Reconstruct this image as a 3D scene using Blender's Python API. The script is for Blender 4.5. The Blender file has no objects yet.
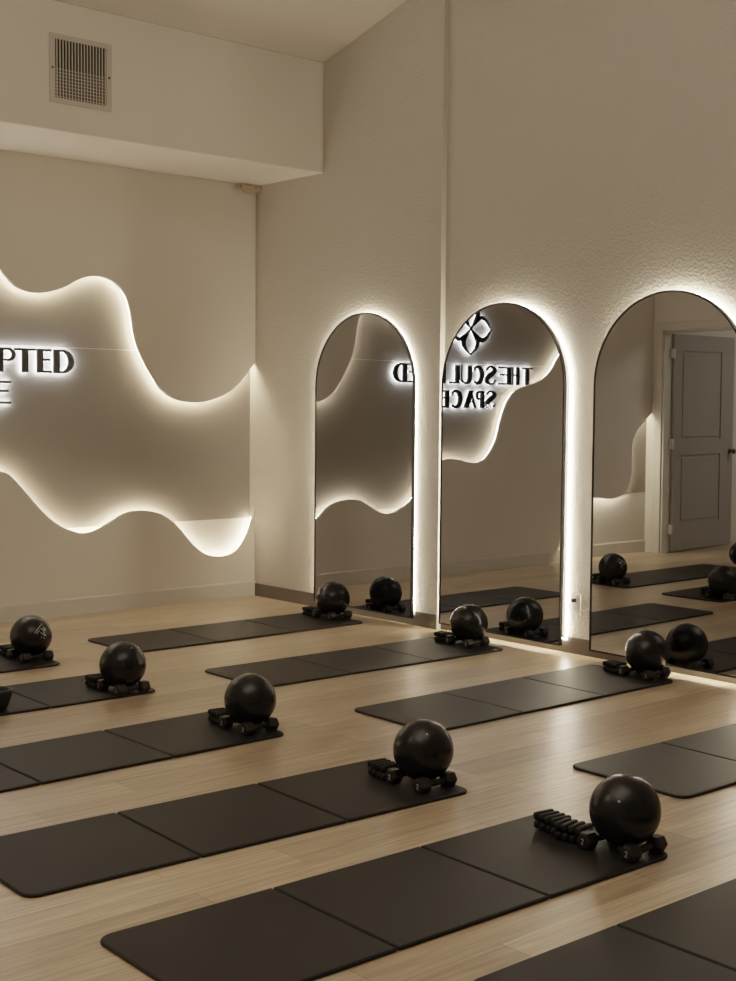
import bpy, bmesh, math, random
from mathutils import Vector, Matrix
from mathutils.geometry import tessellate_polygon
random.seed(7)
sc = bpy.context.scene
col = sc.collection
PI = math.pi

# ------------------------------------------------------------------ materials
def new_mat(name):
    m = bpy.data.materials.new(name); m.use_nodes = True
    nt = m.node_tree; b = nt.nodes['Principled BSDF']
    return m, nt, b
def N(nt, t, **kw):
    n = nt.nodes.new(t)
    for k, v in kw.items(): setattr(n, k, v)
    return n
def plain(name, rgb, rough=.6, metal=0, spec=.5, bump=0, bscale=200):
    m, nt, b = new_mat(name)
    b.inputs['Roughness'].default_value = rough
    b.inputs['Metallic'].default_value = metal
    b.inputs['Specular IOR Level'].default_value = spec
    tc = N(nt, 'ShaderNodeTexCoord'); no = N(nt, 'ShaderNodeTexNoise')
    no.inputs['Scale'].default_value = bscale; no.inputs['Detail'].default_value = 3
    nt.links.new(tc.outputs['Object'], no.inputs['Vector'])
    mix = N(nt, 'ShaderNodeMixRGB'); mix.blend_type = 'MULTIPLY'; mix.inputs['Fac'].default_value = .12
    mix.inputs['Color1'].default_value = (*rgb, 1)
    nt.links.new(no.outputs['Color'], mix.inputs['Color2'])
    nt.links.new(mix.outputs['Color'], b.inputs['Base Color'])
    if bump:
        bp = N(nt, 'ShaderNodeBump'); bp.inputs['Strength'].default_value = bump; bp.inputs['Distance'].default_value = .002
        nt.links.new(no.outputs['Fac'], bp.inputs['Height']); nt.links.new(bp.outputs['Normal'], b.inputs['Normal'])
    return m
def emit(name, rgb, strength):
    m, nt, b = new_mat(name)
    nt.nodes.remove(b)
    e = N(nt, 'ShaderNodeEmission'); e.inputs['Color'].default_value = (*rgb, 1); e.inputs['Strength'].default_value = strength
    nt.links.new(e.outputs[0], nt.nodes['Material Output'].inputs['Surface'])
    return m

def wall_mat(name, rgb, texture):
    m, nt, b = new_mat(name)
    b.inputs['Roughness'].default_value = .75
    b.inputs['Specular IOR Level'].default_value = .3
    tc = N(nt, 'ShaderNodeTexCoord')
    n1 = N(nt, 'ShaderNodeTexNoise'); n1.inputs['Scale'].default_value = 1.3; n1.inputs['Detail'].default_value = 3
    nt.links.new(tc.outputs['Object'], n1.inputs['Vector'])
    mix = N(nt, 'ShaderNodeMixRGB'); mix.inputs['Color1'].default_value = (*rgb, 1)
    mix.inputs['Color2'].default_value = (rgb[0]*.93, rgb[1]*.92, rgb[2]*.9, 1)
    nt.links.new(n1.outputs['Fac'], mix.inputs['Fac']); nt.links.new(mix.outputs['Color'], b.inputs['Base Color'])
    n2 = N(nt, 'ShaderNodeTexNoise'); n2.inputs['Scale'].default_value = 62 if texture else 90
    n2.inputs['Detail'].default_value = 2.5; n2.inputs['Roughness'].default_value = .5
    nt.links.new(tc.outputs['Object'], n2.inputs['Vector'])
    rmp = N(nt, 'ShaderNodeValToRGB'); rmp.color_ramp.elements[0].position = .42; rmp.color_ramp.elements[1].position = .62
    nt.links.new(n2.outputs['Fac'], rmp.inputs['Fac'])
    bp = N(nt, 'ShaderNodeBump'); bp.inputs['Strength'].default_value = .6 if texture else .05
    bp.inputs['Distance'].default_value = .004 if texture else .001
    nt.links.new(rmp.outputs['Color'], bp.inputs['Height']); nt.links.new(bp.outputs['Normal'], b.inputs['Normal'])
    return m

def floor_mat():
    m, nt, b = new_mat('oak_vinyl_planks')
    tc = N(nt, 'ShaderNodeTexCoord')
    br = N(nt, 'ShaderNodeTexBrick')
    br.inputs['Scale'].default_value = 1
    br.inputs['Brick Width'].default_value = 1.22; br.inputs['Row Height'].default_value = .18
    br.inputs['Mortar Size'].default_value = .0012; br.inputs['Mortar Smooth'].default_value = .1
    br.inputs['Bias'].default_value = 0
    br.inputs['Color1'].default_value = (.40, .30, .20, 1); br.inputs['Color2'].default_value = (.56, .44, .305, 1)
    br.inputs['Mortar'].default_value = (.17, .115, .07, 1)
    br.offset = .37; br.offset_frequency = 2
    nt.links.new(tc.outputs['Object'], br.inputs['Vector'])
    mp = N(nt, 'ShaderNodeMapping'); mp.inputs['Scale'].default_value = (1.2, 22, 1)
    nt.links.new(tc.outputs['Object'], mp.inputs['Vector'])
    g = N(nt, 'ShaderNodeTexNoise'); g.inputs['Scale'].default_value = 2.2; g.inputs['Detail'].default_value = 6; g.inputs['Roughness'].default_value = .6
    g.inputs['Distortion'].default_value = .6
    nt.links.new(mp.outputs[0], g.inputs['Vector'])
    rmp = N(nt, 'ShaderNodeValToRGB')
    rmp.color_ramp.elements[0].position = .3; rmp.color_ramp.elements[0].color = (.62, .59, .55, 1)
    rmp.color_ramp.elements[1].position = .7; rmp.color_ramp.elements[1].color = (1.18, 1.18, 1.18, 1)
    nt.links.new(g.outputs['Fac'], rmp.inputs['Fac'])
    mix = N(nt, 'ShaderNodeMixRGB'); mix.blend_type = 'MULTIPLY'; mix.inputs['Fac'].default_value = 1
    nt.links.new(br.outputs['Color'], mix.inputs['Color1']); nt.links.new(rmp.outputs['Color'], mix.inputs['Color2'])
    nt.links.new(mix.outputs['Color'], b.inputs['Base Color'])
    rr = N(nt, 'ShaderNodeMapRange'); rr.inputs['To Min'].default_value = .26; rr.inputs['To Max'].default_value = .42
    nt.links.new(g.outputs['Fac'], rr.inputs['Value']); nt.links.new(rr.outputs[0], b.inputs['Roughness'])
    b.inputs['Specular IOR Level'].default_value = .5
    bp = N(nt, 'ShaderNodeBump'); bp.inputs['Strength'].default_value = .12; bp.inputs['Distance'].default_value = .001
    nt.links.new(g.outputs['Fac'], bp.inputs['Height']); nt.links.new(bp.outputs['Normal'], b.inputs['Normal'])
    return m

M_sign = wall_mat('cream_smooth_paint', (.76, .705, .625), False)
M_wall = wall_mat('cream_textured_paint', (.55, .508, .445), True)
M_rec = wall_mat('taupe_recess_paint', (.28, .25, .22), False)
M_ceil = wall_mat('ceiling_paint', (.68, .63, .54), False)
M_floor = floor_mat()
M_trimw = plain('cream_trim_paint', (.68, .64, .56), .45)
M_trimg = plain('taupe_vinyl_base', (.13, .112, .093), .5)
M_door = plain('grey_door_paint', (.36, .34, .305), .45)
M_mat = plain('charcoal_foam', (.0105, .0092, .0082), .55, 0, .28, .25, 350)
M_ball = plain('black_ball_rubber', (.007, .0067, .0064), .26, 0, .36, .05, 500)
M_iron = plain('black_neoprene', (.009, .008, .008), .5, 0, .4)
M_band = plain('black_silicone', (.007, .0066, .0062), .6, 0, .3)
M_frame = plain('black_frame_metal', (.012, .011, .01), .4, .3)
M_sletter = plain('black_letter_acrylic', (.012, .011, .01), .35)
M_grey = plain('pale_print', (.62, .6, .56), .5)
M_plugm = plain('grey_valve_plug', (.38, .36, .33), .5)
M_vent = plain('ivory_vent_enamel', (.57, .52, .445), .45)
M_dark = plain('vent_darkness', (.015, .013, .011), .9)
M_plaster = plain('peeling_plaster', (.5, .38, .27), .9, 0, .2, .8, 60)
M_outlet = plain('ivory_plastic', (.75, .71, .63), .35)
M_steel = plain('dark_bronze_metal', (.1, .085, .07), .35, .9)
M_cable = plain('pale_cable_jacket', (.6, .56, .48), .5)
m, nt, b = new_mat('mirror_silver'); M_glass = m
b.inputs['Base Color'].default_value = (.48, .495, .515, 1); b.inputs['Metallic'].default_value = 1; b.inputs['Roughness'].default_value = .004
WARM = (1.0, .83, .60)
E_mir = emit('mirror_led', (1.0, .86, .66), 85)
E_wav = emit('wave_led', WARM, 95)
E_let = emit('letter_led', (.92, .95, 1.0), 45)

# ------------------------------------------------------------------ helpers
def link(name, bm, mat, parent=None, smooth=False, loc=None):
    me = bpy.data.meshes.new(name)
    bmesh.ops.recalc_face_normals(bm, faces=bm.faces)
    bm.to_mesh(me); bm.free()
    for mm in (mat if isinstance(mat, list) else [mat]): me.materials.append(mm)
    if smooth:
        for p in me.polygons: p.use_smooth = True
    o = bpy.data.objects.new(name, me); col.objects.link(o)
    if loc is not None: o.location = loc
    if parent: o.parent = parent
    return o
def tag(o, label=None, cat=None, group=None, kind=None):
    if label: o['label'] = label
    if cat: o['category'] = cat
    if group: o['group'] = group
    if kind: o['kind'] = kind
    return o
def empty(name, loc=(0, 0, 0), rz=0):
    o = bpy.data.objects.new(name, None); col.objects.link(o)
    o.location = loc; o.rotation_euler = (0, 0, rz); o.empty_display_size = .1
    return o
def box(bm, x0, x1, y0, y1, z0, z1, bev=0, seg=2):
    r = bmesh.ops.create_cube(bm, size=1)
    bmesh.ops.transform(bm, matrix=Matrix.Translation(((x0+x1)/2, (y0+y1)/2, (z0+z1)/2)) @ Matrix.Diagonal((abs(x1-x0), abs(y1-y0), abs(z1-z0), 1)), verts=r['verts'])
    if bev:
        es = list({e for v in r['verts'] for e in v.link_edges})
        bmesh.ops.bevel(bm, geom=es, offset=bev, segments=seg, affect='EDGES', profile=.5)
def bxo(name, mat, dims, parent=None, bev=0):
    bm = bmesh.new(); box(bm, *dims, bev=bev)
    return link(name, bm, mat, parent)
def struct(name, bm, mat):
    return tag(link(name, bm, mat), kind='structure')
def prism(bm, pts, fn, d0, d1, holes=()):
    """extrude a 2D polygon (with holes); fn(u, v, d) -> 3D"""
    loops = [list(pts)] + [list(h) for h in holes]
    flat = [p for l in loops for p in l]
    tris = tessellate_polygon([[Vector((p[0], p[1], 0)) for p in l] for l in loops])
    va = [bm.verts.new(fn(p[0], p[1], d0)) for p in flat]
    vb = [bm.verts.new(fn(p[0], p[1], d1)) for p in flat]
    for t in tris:
        try: bm.faces.new([va[i] for i in t])
        except ValueError: pass
        try: bm.faces.new([vb[i] for i in reversed(t)])
        except ValueError: pass
    k = 0
    for l in loops:
        n = len(l)
        for i in range(n):
            j = (i+1) % n
            bm.faces.new([va[k+i], va[k+j], vb[k+j], vb[k+i]])
        k += n
def tube(bm, pts, r, n=8, closed=False, cap=True, rfn=None):
    P = [Vector(p) for p in pts]; rings = []
    L = len(P); up = None
    for i in range(L):
        if closed: t = P[(i+1) % L] - P[(i-1) % L]
        else: t = P[min(i+1, L-1)] - P[max(i-1, 0)]
        t.normalize()
        if up is None:
            up = t.orthogonal().normalized()
        up = (up - t*up.dot(t)).normalized(); s = t.cross(up)
        rr = rfn(i/(L-1)) if rfn else r
        rings.append([bm.verts.new(P[i] + rr*(math.cos(2*PI*k/n)*up + math.sin(2*PI*k/n)*s)) for k in range(n)])
    for i in range(L if closed else L-1):
        a, b2 = rings[i], rings[(i+1) % L]
        for k in range(n): bm.faces.new([a[k], a[(k+1) % n], b2[(k+1) % n], b2[k]])
    if cap and not closed:
        bm.faces.new(list(reversed(rings[0]))); bm.faces.new(rings[-1])
def lathe(bm, prof, axis_fn, n=32):
    """prof: list of (r, h); axis_fn(x, y, h)->3D"""
    rings = []
    for r, h in prof:
        if r < 1e-6: rings.append([bm.verts.new(axis_fn(0, 0, h))])
        else: rings.append([bm.verts.new(axis_fn(r*math.cos(2*PI*k/n), r*math.sin(2*PI*k/n), h)) for k in range(n)])
    for a, b2 in zip(rings, rings[1:]):
        for k in range(n):
            k2 = (k+1) % n
            if len(a) == 1 and len(b2) == 1: continue
            if len(a) == 1: bm.faces.new([a[0], b2[k], b2[k2]])
            elif len(b2) == 1: bm.faces.new([a[k], a[k2], b2[0]])
            else: bm.faces.new([a[k], a[k2], b2[k2], b2[k]])
def catmull(pts, seg=8):
    out = []
    n = len(pts)
    for i in range(n-1):
        p0 = pts[max(i-1, 0)]; p1 = pts[i]; p2 = pts[i+1]; p3 = pts[min(i+2, n-1)]
        for s in range(seg):
            t = s/seg
            out.append(tuple(.5*((2*p1[k]) + (-p0[k]+p2[k])*t + (2*p0[k]-5*p1[k]+4*p2[k]-p3[k])*t*t + (-p0[k]+3*p1[k]-3*p2[k]+p3[k])*t**3) for k in range(len(p1))))
    out.append(tuple(pts[-1]))
    return out
def copy_tree(o, parent=None):
    c = o.copy(); col.objects.link(c)
    if parent: c.parent = parent
    for ch in list(o.children): copy_tree(ch, c)
    return c

# ------------------------------------------------------------------ room shell
W = -5.0            # wall with the door
HS = 3.307           # underside of the bulkhead
BY = -.856           # bulkhead face
JOG = -2.13
NX = .045             # set-back of the nearer stretch of the mirror wall
XO, YO = -9.6, -12.2
def ceil_z(y): return 4.125 + .288*(-.851 - y) if y > -6.2 else 4.125 + .288*(-.851+6.2) - .288*(-6.2-y)

bm = bmesh.new(); box(bm, XO-.1, .25, YO-.1, .25, -.1, 0); struct('floor', bm, M_floor)
# mirror wall, far stretch stands 3 cm proud of the near stretch
bm = bmesh.new()
yz = lambda u, v, d: (d, u, v)
prism(bm, [(.25, 0), (.25, 4.0), (-.851, 4.125), (JOG, ceil_z(JOG)), (JOG, 0)], yz, 0, .2)
struct('wall_right', bm, M_wall)
bm = bmesh.new()
prism(bm, [(JOG, 0), (JOG, ceil_z(JOG)), (-6.2, ceil_z(-6.2)), (YO, ceil_z(YO)), (YO, 0)], yz, NX, .2)
struct('wall_right', bm, M_wall)
# recessed back of the left (sign) wall, lower part set back a little further below its seam
xz = lambda u, v, d: (u, d, v)
bm = bmesh.new()
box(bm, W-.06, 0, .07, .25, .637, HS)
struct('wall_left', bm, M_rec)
bm = bmesh.new()
box(bm, W-.06, 0, .075, .25, 0, .637)  # lighter colour than the recess above paints in the brighter lit strip
box(bm, XO, W-.06, .07, .25, 0, HS)
struct('wall_left', bm, M_sign)
bm = bmesh.new()
for z in (1.962,):
    box(bm, W, 0, .0685, .0705, z-.002, z+.002)
struct('trim_1', bm, M_trimw)
# bulkhead over the left wall
bm = bmesh.new(); box(bm, XO, 0, BY, .25, HS, 4.126, bev=.006); struct('trim_2', bm, M_sign)
# ceiling (vaulted)
bm = bmesh.new()
prism(bm, [(BY, 4.125), (-6.2, ceil_z(-6.2)), (YO, ceil_z(YO)), (YO, ceil_z(YO)+.1), (-6.2, ceil_z(-6.2)+.1), (BY, 4.225)], yz, XO, .2)
struct('ceiling', bm, M_ceil)
# outer walls
bm = bmesh.new(); box(bm, XO-.1, .2, YO-.1, YO, 0, ceil_z(YO)); struct('wall_back', bm, M_wall)
bm = bmesh.new()
prism(bm, [(.25, 0), (.25, 4.125), (BY, 4.125), (-6.2, ceil_z(-6.2)), (YO, ceil_z(YO)), (YO, 0)], yz, XO-.1, XO)
struct('wall_side', bm, M_wall)
# wall with the door (X = W), opening Y -0.22 .. -1.2
D0, D1, DH = -.135, -1.17, 2.335
YE = -3.7
bm = bmesh.new()
prism(bm, [(.07, 0), (.07, HS), (BY, HS), (BY, 4.125), (YE, ceil_z(YE)), (YE, 0), (D1, 0), (D1, DH), (D0, DH), (D0, 0)], yz, W-.12, W)
struct('wall_front', bm, M_sign)
bm = bmesh.new(); box(bm, XO, W-.12, YE, YE+.12, 0, 4.9); struct('wall_front', bm, M_sign)

# baseboards
def base_prof(bm, x0, x1, y, h):
    prism(bm, [(0, 0), (-.014, 0), (-.014, h-.012), (-.008, h), (0, h)], lambda u, v, d: (d, y+u, v), x0, x1)
bm = bmesh.new(); base_prof(bm, -3.66, 0, 0, .128); struct('baseboard_left', bm, M_trimw)
bm = bmesh.new(); base_prof(bm, W, -3.66, .075, .128); struct('baseboard_left', bm, M_trimw)
bm = bmesh.new(); box(bm, -.009, 0, JOG, -.014, 0, .104, bev=.003); struct('baseboard_right', bm, M_trimg)
bm = bmesh.new(); box(bm, NX-.009, NX, YO, JOG, 0, .104, bev=.003); struct('baseboard_right', bm, M_trimg)
bm = bmesh.new(); box(bm, W, W+.013, YE, D1-.1, 0, .128, bev=.004); struct('baseboard_front', bm, M_trimw)

# door casing
bm = bmesh.new()
box(bm, W, W+.02, D0, D0+.085, 0, DH+.085, bev=.005)
box(bm, W, W+.02, D1-.085, D1, 0, DH+.085, bev=.005)
box(bm, W, W+.02, D1, D0, DH, DH+.085, bev=.005)
box(bm, W-.12, W, D0-.02, D0, 0, DH); box(bm, W-.12, W, D1, D1+.02, 0, DH); box(bm, W-.12, W, D1, D0, DH-.02, DH)
struct('trim_3', bm, M_trimw)
# open door leaf, hinged at the jamb by the sign wall
door = empty('door_1', (W-.125, D0-.03, 0), math.radians(-5)); door['kind'] = 'structure'
DW = 1.2
bm = bmesh.new()
def panelled(bm, w, h, t):
    ps = [(.15, w-.26, 1.19, h-.17), (.15, w-.26, .30, 1.03)]
    fn = lambda u, v, d: (-u, d, v)
    prism(bm, [(0, .012), (w, .012), (w, h), (0, h)], fn, -t/2, t/2, [[(a, c), (b2, c), (b2, d), (a, d)] for a, b2, c, d in ps])
    for a, b2, c, d in ps:
        box(bm, -b2, -a, -t/2+.012, t/2-.012, c, d)
        box(bm, -b2+.03, -a-.03, -t/2+.004, t/2-.004, c+.03, d-.03, bev=.006)
panelled(bm, DW, DH-.03, .042)
leaf = link('door_leaf', bm, M_door, door)
bm = bmesh.new()
for z in (.25, 1.15, 2.1): box(bm, -.004, .03, -.03, .03, z-.05, z+.05, bev=.003)
link('hinge', bm, M_trimw, door)
bm = bmesh.new()
prof = [(0, .0), (.03, 0), (.03, .008), (.012, .012), (.012, .035), (.026, .045), (.031, .058), (.024, .07), (0, .074)]
lathe(bm, [(r, h) for r, h in prof], lambda x, y, h: (-DW+.07+x, -.021-h, 1.05+y), 20)
link('door_handle', bm, M_steel, door, True)

# ------------------------------------------------------------------ wavy panel with backlit cut-outs
top = [(.004, 1.905), (-.107, 1.777), (-.215, 1.683), (-.349, 1.617), (-.509, 1.576), (-.661, 1.575), (-.788, 1.604), (-.905, 1.679), (-.976, 1.769), (-1.051, 1.882), (-1.108, 1.994), (-1.139, 2.10), (-1.165, 2.252), (-1.202, 2.356), (-1.257, 2.424), (-1.33, 2.471), (-1.422, 2.49), (-1.513, 2.483), (-1.603, 2.452), (-1.708, 2.394), (-1.812, 2.357), (-1.914, 2.338), (-2.015, 2.346), (-2.097, 2.376), (-2.162, 2.433), (-2.21, 2.489),
       (-2.33, 2.66), (-2.52, 2.84), (-2.85, 2.95), (-3.25, 2.93), (-3.65, 2.88), (-4.0, 2.8), (-4.2, 2.62), (-4.18, 2.38), (-4.0, 2.22), (-3.86, 2.14),
       (-3.758, 2.061), (-3.656, 1.929), (-3.51, 1.828), (-3.32, 1.775), (-3.149, 1.724), (-3.024, 1.608), (-2.943, 1.435), (-2.878, 1.244), (-2.77, 1.103), (-2.662, 1.039), (-2.527, 1.037), (-2.393, 1.063), (-2.262, 1.077),
       (-2.179, 1.062), (-2.118, 1.017), (-2.011, .90), (-1.903, .78), (-1.792, .687), (-1.679, .63), (-1.564, .6), (-1.456, .618), (-1.328, .678), (-1.208, .733), (-1.085, .746), (-.952, .729), (-.861, .694), (-.761, .626), (-.668, .527), (-.574, .434), (-.479, .373), (-.364, .345), (-.256, .349), (-.167, .392), (-.088, .493), (-.03, .62), (.0, .72)]
R1 = catmull(top, 5); R1[0] = (0, 1.9)
r2 = [(W, 1.48), (-4.87, 1.375), (-4.744, 1.268), (-4.682, 1.13), (-4.688, .92), (-4.659, .77), (-4.583, .645), (-4.378, .592), (-4.19, .612), (-4.052, .60), (-3.95, .47), (-3.87, .29), (-3.805, .15), (-3.74, .055), (-3.66, 0)]
R2 = catmull(r2, 6)
panel = empty('wave_panel', (-2.5, 0, 0))
tag(panel, 'cream wall panel with wavy backlit cut-outs covering the whole left wall around the sign', 'wall panel')
poly = [(0, HS), (W, HS)] + R2 + [(0, 0)] + list(reversed(R1))
bm = bmesh.new()
prism(bm, poly, lambda u, v, d: (u+2.5, d, v), 0, .022)
link('panel_board', bm, M_sign, panel)
def inset(path, d):
    out = []
    for i, p in enumerate(path):
        a = path[max(i-1, 0)]; c = path[min(i+1, len(path)-1)]
        tx, tz = c[0]-a[0], c[1]-a[1]; l = math.hypot(tx, tz) or 1
        out.append((p[0] + tz/l*d, p[1] - tx/l*d))
    return out
# R1 runs right->left along the top: board lies above, i.e. on the right-hand side when walking -X
s1 = inset(R1, .012)
s1 = [p for p in s1 if p[0] < -.01]
bm = bmesh.new(); tube(bm, [(p[0]+2.5, .036, p[1]) for p in s1], .005, 6)
link('light_strip', bm, E_wav, panel)
s2 = [p for p in inset(R2, -.012) if p[1] > .14 and p[0] > W+.012]
bm = bmesh.new(); tube(bm, [(p[0]+2.5, .036, p[1]) for p in s2], .006, 6)
link('light_strip', bm, E_wav, panel)

# ------------------------------------------------------------------ lettered sign
sign = empty('lettered_sign', (-2.52, .07, 1.9))
tag(sign, 'black halo-lit lettering sign reading THE SCULPTED SPACE with a petal emblem, on the left wall', 'sign')
def ell(cx, cz, rx, rz, a0=0, a1=360, n=28):
    return [(cx+rx*math.cos(math.radians(a0+(a1-a0)*i/n)), cz+rz*math.sin(math.radians(a0+(a1-a0)*i/n))) for i in range(n+1)]
def rect(x0, x1, z0, z1): return [(x0, z0), (x1, z0), (x1, z1), (x0, z1)]
def ribbon(pts, wfn):
    L, R = [], []
    n = len(pts)
    for i, p in enumerate(pts):
        a = pts[max(i-1, 0)]; c = pts[min(i+1, n-1)]
        tx, tz = c[0]-a[0], c[1]-a[1]; l = math.hypot(tx, tz) or 1
        w = wfn(i/(n-1))/2
        L.append((p[0]-tz/l*w, p[1]+tx/l*w)); R.append((p[0]+tz/l*w, p[1]-tx/l*w))
    return L + list(reversed(R))
TH, TN = .049, .019      # thick and thin strokes
def glyph(ch, x0, x1, z0, z1):
    w, h = x1-x0, z1-z0; S = []
    if ch == 'T':
        c = (x0+x1)/2; S = [rect(x0, x1, z1-TN, z1), rect(c-TH/2, c+TH/2, z0, z1-TN)]
    elif ch == 'H':
        S = [rect(x0+.012, x0+.012+TH*.85, z0, z1), rect(x1-TH*.45, x1, z0, z1), rect(x0+TH*.85, x1-TH*.45, z0+h*.5, z0+h*.5+TN)]
    elif ch == 'E':
        S = [rect(x0, x0+TH, z0, z1), rect(x0+TH, x1, z1-TN, z1), rect(x0+TH, x1-.12*w, z0+h*.5, z0+h*.5+TN), rect(x0+TH, x1, z0, z0+TN)]
    elif ch == 'L':
        S = [rect(x0, x0+TH, z0, z1), rect(x0+TH, x1, z0, z0+TN)]
    elif ch == 'P':
        zc = z0+h*.72; rz = h*.28
        S = [rect(x0, x0+TH, z0, z1), (ell(x1-w*.42, zc, w*.42, rz, -90, 90), None)]
        out = [(x0+TH, zc-rz)] + ell(x1-w*.42, zc, w*.42, rz, -90, 90) + [(x0+TH, z1)]
        inn = [(x0+TH+.001, zc-rz+TN)] + ell(x1-w*.42, zc, w*.42-TH*.62, rz-TN, -90, 90) + [(x0+TH+.001, z1-TN)]
        S = [rect(x0, x0+TH, z0, z1), ('h', out, inn)]
    elif ch == 'D':
        zc = (z0+z1)/2; rz = h/2; rx = w*.58
        out = [(x0+TH, z0)] + ell(x1-rx, zc, rx, rz, -90, 90) + [(x0+TH, z1)]
        inn = [(x0+TH+.001, z0+TN)] + ell(x1-rx, zc, rx-TH*.95, rz-TN, -90, 90) + [(x0+TH+.001, z1-TN)]
        S = [rect(x0, x0+TH, z0, z1), ('h', out, inn)]
    elif ch == 'U':
        r = w/2; path = [(x0+TH/2, z1)] + ell(x0+TH/2+(w-TH/2)/2-TN/4, z0+r*.8, (w-TH/2)/2-TN/4, r*.8-TN/2, 180, 360, 20) + [(x1-TN/2, z1)]
        S = [ribbon(path, lambda t: TH if t < .12 else max(TN, TH-(TH-TN)*(t-.12)/.4))]
    elif ch == 'C':
        path = ell((x0+x1)/2+.02, (z0+z1)/2, w/2-TH*.3, h/2-TN/2, 50, 310, 32)
        S = [ribbon(path, lambda t: TN + (TH*1.05-TN)*max(0, math.sin(PI*t))**1.5)]
        S.append(rect(x1-.03, x1-.012, z1-.05, z1-.012))
    elif ch == 'S':
        c = (x0+x1)/2
        path = catmull([(x1-.012, z1-.035), (c+.15*w, z1-.007), (c-.1*w, z1-.008), (x0+.1*w, z1-.22*h), (c-.06*w, z0+.56*h), (c+.2*w, z0+.42*h), (x1-.1*w, z0+.2*h), (c+.1*w, z0+.008), (c-.18*w, z0+.007), (x0+.012, z0+.04)], 5)
        S = [ribbon(path, lambda t: TN + (TH*1.1-TN)*max(0, math.sin(PI*min(1, max(0, (t-.15)/.7))))**1.4)]
    elif ch == 'A':
        c = x0 + w*.46
        S = [[(x0, z0), (x0+TN*1.3, z0), (c+TN*.6, z1), (c-TN*.6, z1)], [(x1-TH*1.2, z0), (x1, z0), (c+TH*.35, z1), (c-TH*.75, z1)],
             rect(x0+w*.2, x1-w*.3, z0+h*.3, z0+h*.3+TN)]
    return S
def build_shapes(name, S, y0=-.045, y1=-.022):
    fn = lambda u, v, d: (u+2.52, d, v-1.9)
    bm = bmesh.new()
    for s in S:
        if s and s[0] == 'h': prism(bm, s[1], fn, y0, y1, [s[2]])
        else: prism(bm, s, fn, y0, y1)
    o = link(name, bm, M_sletter, sign)
    return o
def back_glow(S, parent):
    """the LED face on the back of a letter, inset inside its outline"""
    bm = bmesh.new()
    fn = lambda u, v, d: (u+2.52, d, v-1.9)
    for s in S:
        if s and s[0] == 'h': prism(bm, s[1], fn, -.021, -.019, [s[2]])
        else: prism(bm, s, fn, -.021, -.019)
    return link('light_strip', bm, E_let, parent)
row1 = [('T', -3.42, -3.262), ('H', -3.237, -3.118), ('E', -3.105, -2.935), ('S', -2.90, -2.755), ('C', -2.742, -2.59), ('U', -2.569, -2.422), ('L', -2.407, -2.28), ('P', -2.226, -2.082), ('T', -2.095, -1.925), ('E', -1.918, -1.80), ('D', -1.787, -1.622)]
row2 = [('S', -2.90, -2.762), ('P', -2.742, -2.63), ('A', -2.635, -2.47), ('C', -2.46, -2.30), ('E', -2.275, -2.122)]
for ch, a, b2 in row1:
    S = glyph(ch, a, b2, 1.772, 1.945); back_glow(S, build_shapes('letter', S))
for ch, a, b2 in row2:
    S = glyph(ch, a, b2, 1.547, 1.712); back_glow(S, build_shapes('letter', S))
# petal emblem: four pointed leaf loops
ES = []
ec = (-2.55, 2.29)
for k, R in enumerate((.245, .275, .245, .275)):
    an = -PI/2 + k*PI/2
    def leaf(sgn):
        pts = [(.0, 0.0), (.22, .2*sgn), (.5, .38*sgn), (.75, .29*sgn), (1.0, .0)]
        q = catmull(pts, 7)
        return [(ec[0] + R*(u*math.cos(an) - v*math.sin(an)), ec[1] + R*(u*math.sin(an) + v*math.cos(an))) for u, v in q]
    ES.append(ribbon(leaf(1), lambda t: .012 + .036*math.sin(PI*t)**2))
    ES.append(ribbon(leaf(-1), lambda t: .012 + .026*math.sin(PI*t)**2))
em = build_shapes('emblem', ES); back_glow(ES, em)

# ------------------------------------------------------------------ arched mirrors
MX = -.035; RW = .547; ZB, ZT = .052, 2.236
def arch(inset_, n=40):
    r = RW - inset_
    zc = ZT - RW
    pts = [(-r, ZB+inset_), (r, ZB+inset_)]
    return pts + [(r*math.cos(PI*i/n), zc + r*math.sin(PI*i/n)) for i in range(n+1)]
def make_mirror(yc, wx, label, rz=0, ry=0):
    root = empty('arched_mirror', (MX, yc, 0)); tag(root, label, 'mirror', 'arched backlit mirrors on the right wall')
    root.rotation_euler = (0, math.radians(ry), math.radians(rz))
    fn = lambda u, v, d: (d, u, v)
    bm = bmesh.new(); prism(bm, arch(.008), fn, 0, .006); link('mirror_glass', bm, M_glass, root)
    bm = bmesh.new(); prism(bm, arch(0), fn, -.004, .02, [arch(.010)]); link('frame', bm, M_frame, root)
    bm = bmesh.new(); prism(bm, arch(.012), fn, .007, .019); link('backing', bm, M_frame, root)
    path = [(u, max(v, ZB+.035)) for u, v in arch(.010)]
    # densify the straight runs
    full = []
    n = len(path)
    for i in range(n):
        a, c = path[i], path[(i+1) % n]
        m_ = max(1, int(math.hypot(c[0]-a[0], c[1]-a[1])/.12))
        for k in range(m_): full.append((a[0]+(c[0]-a[0])*k/m_, a[1]+(c[1]-a[1])*k/m_))
    bm = bmesh.new(); tube(bm, [(wx-MX-.011, p[0], p[1]) for p in full], .0055, 6, closed=True)
    link('light_strip', bm, E_mir, root)
    # stand-off mounts to the wall
    for y_ in (-.3, .3):
        for z_ in (.5, 1.6): bxo('bracket', M_frame, (.019, wx-MX+.001, y_-.03, y_+.03, z_-.03, z_+.03), root)
    return root
make_mirror((-.8137-1.9099)/2, 0, 'leftmost arched mirror, backlit, farthest along the right wall near the corner')
make_mirror((-2.1833-3.2757)/2, NX, 'middle arched mirror with backlit edge, reflecting the petal emblem and sign letters', -.28)
make_mirror(-3.5006-RW, NX, 'rightmost arched mirror with backlit edge, reflecting a grey panelled door, cut by the frame', -1.05, -.2)

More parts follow.
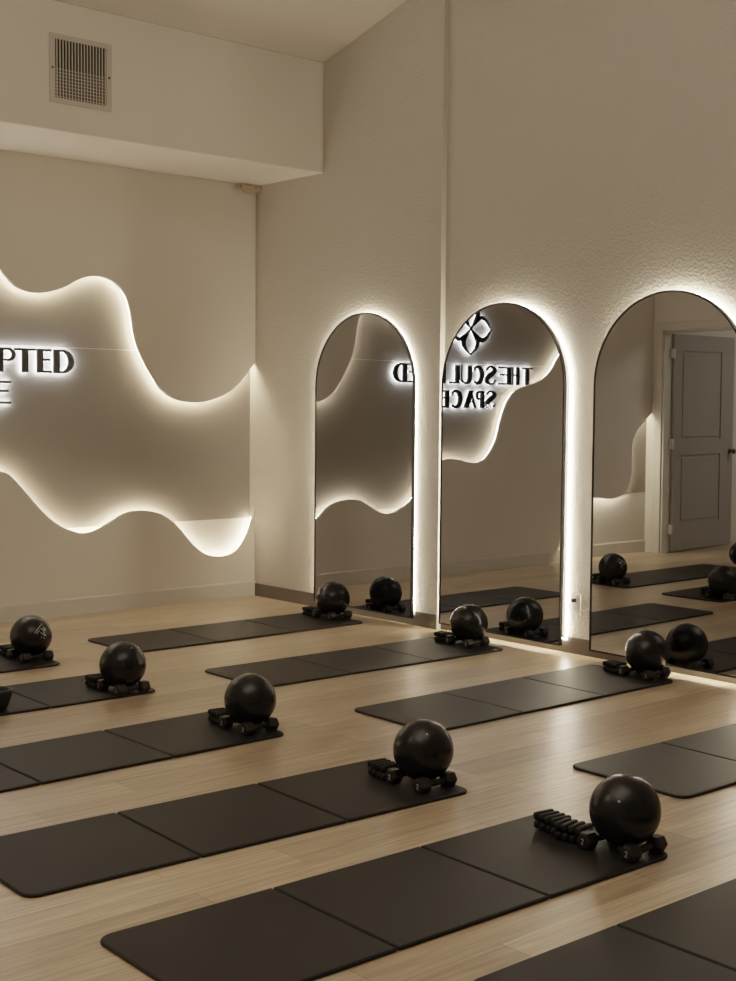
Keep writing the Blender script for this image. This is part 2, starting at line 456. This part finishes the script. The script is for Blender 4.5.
# ------------------------------------------------------------------ vent, outlet, ceiling-corner damage
vent = empty('air_vent', (-2.053, BY, 3.70)); tag(vent, 'square ivory air vent grille on the bulkhead above the left wall', 'air vent')
fx, fz = .225, .218; ix, iz = .187, .186
bm = bmesh.new()
prism(bm, rect(-fx, fx, -fz, fz), lambda u, v, d: (u, d, v), -.008, -.0005, [rect(-ix, ix, -iz, iz)])
link('frame', bm, M_vent, vent)
bm = bmesh.new(); box(bm, -ix, ix, -.0022, -.0005, -iz, iz); link('backing', bm, M_dark, vent)  # dark sheet paints in the shade between the louvers
bm = bmesh.new()
for i in range(17):
    x = -ix + (i+.6)*(2*ix/17); box(bm, x-.0036, x+.0036, -.0085, -.0025, -iz, iz)
link('louver', bm, M_vent, vent)
bm = bmesh.new()
for i in range(9):
    z = -iz + (i+.5)*.0215; box(bm, -ix, ix, -.0055, -.003, z-.002, z+.002)
link('crossbar', bm, M_vent, vent)
for x in (-.206, .206):
    bm = bmesh.new(); lathe(bm, [(.008, 0), (.007, .003), (0, .004)], lambda a, c, h: (x+a, -.008-h, c+.0), 10)
    link('screw', bm, M_steel, vent)

out = empty('wall_outlet', (NX, -3.33, .315)); tag(out, 'small ivory power outlet plate with a plug, between middle and right mirrors', 'power outlet')
bm = bmesh.new(); box(bm, -.007, 0, -.042, .042, -.066, .066, bev=.003); link('cover_plate', bm, M_outlet, out)
for z in (-.027, .027): bxo('socket', M_grey, (-.009, -.005, -.017, .017, z-.014, z+.014), out, .002)
cord = empty('power_cord', (NX, -3.33, .0)); tag(cord, 'thin power cord plugged into the wall outlet, looping to the right mirror', 'cord')
bm = bmesh.new(); box(bm, -.036, -.0095, -.012, .012, .33, .354, bev=.004); link('plug', M_iron and bm, M_iron, cord)
bm = bmesh.new(); tube(bm, catmull([(-.03, 0, .34), (-.045, .015, .31), (-.03, .005, .285), (-.012, -.05, .28), (-.01, -.11, .30), (-.01, -.15, .345), (-.012, -.19, .38)], 6), .0035, 6)
link('cable', bm, M_cable, cord, True)

bm = bmesh.new()
rnd = random.Random(3)
bmesh.ops.create_icosphere(bm, subdivisions=3, radius=1)
for v in bm.verts:
    v.co *= 1 + rnd.uniform(-.28, .28)
    v.co = Vector((v.co.x*.13, v.co.y*.04, v.co.z*.05 if v.co.z < 0 else v.co.z*.02))
dm = link('peeling_plaster', bm, M_plaster, None, False, (-.09, -.045, HS-.01))
tag(dm, 'crumpled brownish peeling plaster patch under the bulkhead in the ceiling corner', 'plaster patch')

# ------------------------------------------------------------------ mats and equipment
ML, MWID, MT = 1.91, .61, .013
def mat_outline(u0, u1, rl, rr, g=.0):
    h = MWID/2
    def corner(cx, cy, r, a0):
        return [(cx + r*math.cos(math.radians(a0+90*i/8)), cy + r*math.sin(math.radians(a0+90*i/8))) for i in range(9)] if r else [(cx, cy)]
    pts = []
    pts += corner(u1-rr, -h+rr, rr, -90); pts += corner(u1-rr, h-rr, rr, 0)
    pts += corner(u0+rl, h-rl, rl, 90); pts += corner(u0+rl, -h+rl, rl, 180)
    return pts
def mat_panel(u0, u1, rl, rr):
    bm = bmesh.new()
    # stacked outlines give the rolled edge
    rings = []
    for ins, z in ((.004, .001), (.0008, .004), (0, .007), (.0015, .0105), (.006, MT)):
        pts = mat_outline(u0+ins, u1-ins, max(rl-ins, .0005), max(rr-ins, .0005))
        k = (MWID/2-ins)/(MWID/2)
        rings.append([bm.verts.new((x, y*k, z)) for x, y in pts])
    for a, b2 in zip(rings, rings[1:]):
        n = len(a)
        for i in range(n): bm.faces.new([a[i], a[(i+1) % n], b2[(i+1) % n], b2[i]])
    bm.faces.new(list(reversed(rings[0]))); bm.faces.new(rings[-1])
    return bm
def make_mat():
    root = empty('exercise_mat')
    p = ML/3; g = .003
    for k in range(3):
        o = link('panel', mat_panel(k*p + (g if k else 0), (k+1)*p - (g if k < 2 else 0), .055 if k == 0 else .004, .055 if k == 2 else .004), M_mat, root)
    for k in (1, 2): bxo('fold_hinge', M_iron, (k*p-.006, k*p+.006, -MWID/2+.012, MWID/2-.012, .001, .004), root)
    return root
BR = .1244; BZ = .154
def make_ball():
    root = empty('exercise_ball')
    bm = bmesh.new(); bmesh.ops.create_uvsphere(bm, u_segments=56, v_segments=40, radius=BR)
    for v in bm.verts:       # faint moulded ribs around the ball
        t = v.co.z/BR
        v.co *= 1 - .0022*(.5+.5*math.cos(t*34))*(1 if abs(t) < .9 else 0)
    link('ball_skin', bm, M_ball, root, True)
    bm = bmesh.new(); lathe(bm, [(.0048, -.002), (.0048, .0012), (.003, .0018), (0, .0018)], lambda x, y, h: (x, y, BR-.0008+h), 14)
    link('valve_plug', bm, M_plugm, root, True)
    return root
def hexhead(bm, x0, x1, r):
    ax = lambda a, c, h: (h, a, c)
    s = 1 if x1 > x0 else -1
    lathe(bm, [(0, x0), (r*.72, x0), (r*.97, x0+.006*s), (r, x0+.012*s), (r, x1-.010*s), (r*.9, x1-.003*s), (r*.62, x1), (0, x1)], ax, 6)
def make_dumbbell():
    root = empty('dumbbell')
    bm = bmesh.new(); hexhead(bm, -.045, -.10, .033); 
    link('head', bm, M_iron, root)
    bm = bmesh.new(); hexhead(bm, .045, .10, .033)
    link('head', bm, M_iron, root)
    bm = bmesh.new(); lathe(bm, [(0, -.046), (.0125, -.046), (.0125, -.03), (.0145, 0), (.0125, .03), (.0125, .046), (0, .046)], lambda a, c, h: (h, a, c), 16)
    link('handle', bm, M_iron, root, True)
    # the pound figure moulded on each end face: a pale "2"
    two = [(p*.72, q*.72) for p, q in catmull([(-.0075, .007), (-.004, .0125), (.003, .0125), (.0065, .008), (.004, .002), (-.008, -.012)], 5) + [(.008, -.012)]]
    for s, nm in ((-1, 'end_number'), (1, 'end_number')):
        bm = bmesh.new()
        prism(bm, ribbon(two, lambda t: .003), lambda u, v, d: (s*d, s*-u*-1, v), .0995, .1008)
        link(nm, bm, M_plugm, root)
    return root
def make_weight():
    """strap-on weight: a flattened loop of rounded silicone bars on an elastic band"""
    root = empty('ankle_weight')
    bm = bmesh.new()
    bars = []
    for k in range(4):
        x = -.048 + k*.032
        bars.append((x, .024, 0)); bars.append((x+.006, -.024+.0, 0))
    for k in range(4):
        x = -.045 + k*.030
        for zc in (.0175, .0485):
            r = bmesh.ops.create_cube(bm, size=1)
            M = Matrix.Translation((x + (.004 if zc > .03 else 0), 0, zc)) @ Matrix.Rotation(math.radians(12 if zc > .03 else -8), 4, 'Y') @ Matrix.Diagonal((.027, .092, .029, 1))
            bmesh.ops.transform(bm, matrix=M, verts=r['verts'])
            es = list({e for v in r['verts'] for e in v.link_edges})
            bmesh.ops.bevel(bm, geom=es, offset=.010, segments=3, affect='EDGES', profile=.5)
    link('weight_bar', bm, M_band, root, True)
    bm = bmesh.new()
    pts = []
    for i in range(24):
        a = 2*PI*i/24
        pts.append((.062*max(-1, min(1, 1.25*math.cos(a))), .033+.019*max(-1, min(1, 1.4*math.sin(a)))))
    n = len(pts); va = [bm.verts.new((x, -.017, z)) for x, z in pts]; vb = [bm.verts.new((x, .017, z)) for x, z in pts]
    for i in range(n): bm.faces.new([va[i], va[(i+1) % n], vb[(i+1) % n], vb[i]])
    bmesh.ops.solidify(bm, geom=bm.faces[:], thickness=.003)
    link('strap', bm, M_iron, root)
    return root

MATS = {'A1': (-2.1253, -1.2959, -.83), 'A2': (-2.1152, -2.6203, -1.75), 'A3': (-2.091, -3.9264, -.98), 'A4': (-2.0655, -5.3319, -1.54),
        'B1': (-4.5417, -1.3392, -.03), 'B2': (-4.4982, -2.2849, -1.48), 'B3': (-4.5503, -3.5176, -.05), 'B4': (-4.5351, -4.6326, -2.63), 'B5': (-4.5544, -5.65, -1.45), 'B6': (-3.9559, -6.556, -1.05)}
BALLS = {'A1': (-.295, -1.3485), 'A2': (-.3043, -2.7332), 'A3': (-.2279, -4.081), 'B1': (-2.7212, -1.4148), 'B2': (-2.76, -2.5349), 'B3': (-2.7282, -3.6402), 'B4': (-2.736, -4.8345), 'B5': (-2.7563, -5.8678)}
PLUG = {'A1': None, 'A2': None, 'A3': None, 'B1': None, 'B2': (131.5, 648), 'B3': None, 'B4': (427, 734.5), 'B5': (619, 801.5)}
WHERE = {'A1': 'before the leftmost arched mirror', 'A2': 'before the middle arched mirror', 'A3': 'before the rightmost arched mirror',
         'A4': 'cut off by the right edge, behind the largest ball',
         'B1': 'at the left edge closest to the sign wall', 'B2': 'second from the sign wall in the left row', 'B3': 'third from the sign wall in the left row',
         'B4': 'second nearest the camera among mats with balls', 'B5': 'nearest the camera among mats with balls', 'B6': 'in the bottom right corner, nearest the camera'}
ONMAT = {'A1': 'on the mat before the leftmost arched mirror', 'A2': 'on the mat before the middle arched mirror', 'A3': 'on the mat before the rightmost arched mirror',
         'B1': 'on the left-edge mat closest to the sign wall', 'B2': 'on the second mat from the sign wall, left row', 'B3': 'on the third mat from the sign wall, left row',
         'B4': 'on the mat just behind the nearest one', 'B5': 'on the nearest mat that carries a ball'}
BALLTXT = {'A1': 'black exercise ball on the mat before the leftmost arched mirror', 'A2': 'black exercise ball on the mat before the middle arched mirror',
           'A3': 'black exercise ball on the mat before the rightmost arched mirror', 'B1': 'black exercise ball printed with white marks, at the left edge near the sign wall',
           'B2': 'black exercise ball on the second mat from the sign wall, left row', 'B3': 'black exercise ball on the third mat from the sign wall, left row',
           'B4': 'black exercise ball just behind the largest one, on the middle foreground mat', 'B5': 'largest black exercise ball, nearest the camera, with pale valve plug'}

# camera basis (also used to aim the visible valve plugs and prints at where they sit on the balls)
CAM = Vector((-6.4273, -8.6485, 1.5456)); FPX = 1319.33
yaw, pit, rol = [math.radians(a) for a in (41.5302, -3.6081, .4934)]
F = Vector((math.sin(yaw)*math.cos(pit), math.cos(yaw)*math.cos(pit), math.sin(pit)))
Rv = Vector((math.cos(yaw), -math.sin(yaw), 0)); Uv = Rv.cross(F)
R_ = math.cos(rol)*Rv + math.sin(rol)*Uv; U_ = -math.sin(rol)*Rv + math.cos(rol)*Uv
def spot_on_ball(c, u, v):
    d = (F + R_*((u-368)/FPX) - U_*((v-490.5)/FPX)).normalized()
    oc = CAM - c; bq = oc.dot(d); q = bq*bq - oc.dot(oc) + BR*BR
    return ((CAM + d*(-bq - math.sqrt(max(q, 0)))) - c).normalized()

mat0 = make_mat(); ball0 = make_ball(); db0 = make_dumbbell(); wt0 = make_weight()
first = {'mat': True, 'ball': True, 'db': True, 'wt': True}
def inst(key, proto):
    if first[key]:
        first[key] = False; return proto
    return copy_tree(proto)
for k, (x, y, a) in MATS.items():
    o = inst('mat', mat0); o.location = (x, y, 0); o.rotation_euler = (0, 0, math.radians(a))
    tag(o, 'black tri-fold exercise mat ' + WHERE[k], 'exercise mat', 'tri-fold exercise mats on the floor')
rs = random.Random(11)
DBY = .087
for k, (x, y) in BALLS.items():
    c = Vector((x, y, BZ))
    o = inst('ball', ball0); o.location = c
    tag(o, BALLTXT[k], 'exercise ball', 'black exercise balls on dumbbells')
    if PLUG[k]: n = spot_on_ball(c, *PLUG[k])
    else: n = Vector((rs.uniform(-.4, .4), rs.uniform(.5, .9), rs.uniform(-.4, .2))).normalized()
    o.rotation_euler = n.to_track_quat('Z', 'Y').to_euler()
    ma = math.radians(MATS[k][2])
    for s, nm in ((-1, 'nearer black dumbbell under the ball '), (1, 'farther black dumbbell under the ball ')):
        d = inst('db', db0)
        jx, jr = rs.uniform(-.015, .01), rs.uniform(-.06, .06)
        d.location = (x - .005 + jx, y + s*DBY, MT + .0286); d.rotation_euler = (0, 0, ma + jr)
        d.rotation_euler.x = 0
        tag(d, nm + ONMAT[k], 'dumbbell', 'black dumbbells under the balls')
    yl = y + DBY + .092
    two_w = ((0, 'black ankle weight nearer the ball '), (1, 'farther black ankle weight '))
    for s, nm in (two_w if k == 'B5' else ((0, 'black ankle weight beside the dumbbells '),)):
        w = inst('wt', wt0)
        w.location = (x - .05 + rs.uniform(-.012, .012) + s*.012, yl + s*.118, MT); w.rotation_euler = (0, 0, PI/2 + rs.uniform(-.15, .15))
        tag(w, nm + ONMAT[k], 'ankle weight', 'black ribbed ankle weights beside the balls')
# white print on the left-edge ball
c = Vector((*BALLS['B1'], BZ))
b1 = [o for o in col.objects if o.get('label') == BALLTXT['B1']][0]
bm = bmesh.new()
inv = b1.rotation_euler.to_matrix().inverted()
for path in ([(34.5, 633), (42, 623.5)], [(36.5, 634), (39.5, 630)], [(40, 628), (42.5, 630), (45, 628.5), (43.5, 632), (46, 636)], [(40.5, 632), (43, 634.5), (45.5, 635.5)], [(41.5, 636.5), (41.8, 638)], [(44, 637), (44.3, 638.5)], [(43, 627), (45.5, 631)]):
    pts = []
    for p, q in zip(path, path[1:]):
        for i in range(4): pts.append((p[0]+(q[0]-p[0])*i/3, p[1]+(q[1]-p[1])*i/3))
    tube(bm, [inv @ (spot_on_ball(c, *p)*(BR+.0002)) for p in pts], .0016, 5)
link('printed_mark', bm, M_grey, b1)

# the dark tapered container at the left edge, standing on the second mat
bm = bmesh.new()
lathe(bm, [(0, 0), (.045, 0), (.055, .006), (.075, .06), (.085, .095), (.083, .106), (.074, .109), (.066, .104), (.060, .03), (0, .025)], lambda a, c2, h: (a, c2, h), 32)
tub = link('container', bm, M_iron, None, True, (-3.49, -2.53, MT))
tag(tub, 'small black tapered container at the left edge, on the front edge of a mat', 'container')
# one more ball in front of the door, seen only in the right mirror
o = copy_tree(ball0); o.location = (-4.70, -1.36, BR+.0)
tag(o, 'black exercise ball on the floor by the doorway, seen only in the right mirror', 'exercise ball', 'black exercise balls on dumbbells')

# ------------------------------------------------------------------ light
def area(name, loc, rot, size, power, rgb, sy=None):
    l = bpy.data.lights.new(name, 'AREA'); l.energy = power; l.color = rgb; l.shape = 'RECTANGLE'; l.size = size; l.size_y = sy or size
    o = bpy.data.objects.new(name, l); col.objects.link(o); o.location = loc; o.rotation_euler = rot
    return o
area('ceiling_fill', (-5.2, -6.2, 5.2), (0, 0, 0), 5.0, 100, (1, .90, .79))  # unseen fill lamp added for soft ambient light, no fixture here
area('upward_fill', (-5.6, -4.4, 2.3), (PI, 0, 0), 1.5, 130, (1, .90, .79))  # added fill facing up, brightens bulkhead underside and ceiling without a real source
area('back_room_fill', (-7.0, -2.0, 3.2), (0, 0, 0), 1.0, 40, (1, .92, .80))  # unseen lamp added to lift the open door leaf
w = bpy.data.worlds.new('world'); sc.world = w; w.use_nodes = True
w.node_tree.nodes['Background'].inputs[0].default_value = (.05, .045, .04, 1); w.node_tree.nodes['Background'].inputs[1].default_value = .3

# ------------------------------------------------------------------ camera
cd = bpy.data.cameras.new('camera'); cam = bpy.data.objects.new('camera', cd); col.objects.link(cam)
cd.sensor_fit = 'VERTICAL'; cd.sensor_height = 24; cd.lens = FPX/981*24; cd.clip_start = .05; cd.clip_end = 100
rot = Matrix((R_, U_, -F)).transposed()
cam.matrix_world = Matrix.Translation(CAM) @ rot.to_4x4()
sc.camera = cam
sc.view_settings.view_transform = 'Filmic'
sc.view_settings.look = 'None'
sc.view_settings.exposure = .06
sc.cycles.use_denoising = True
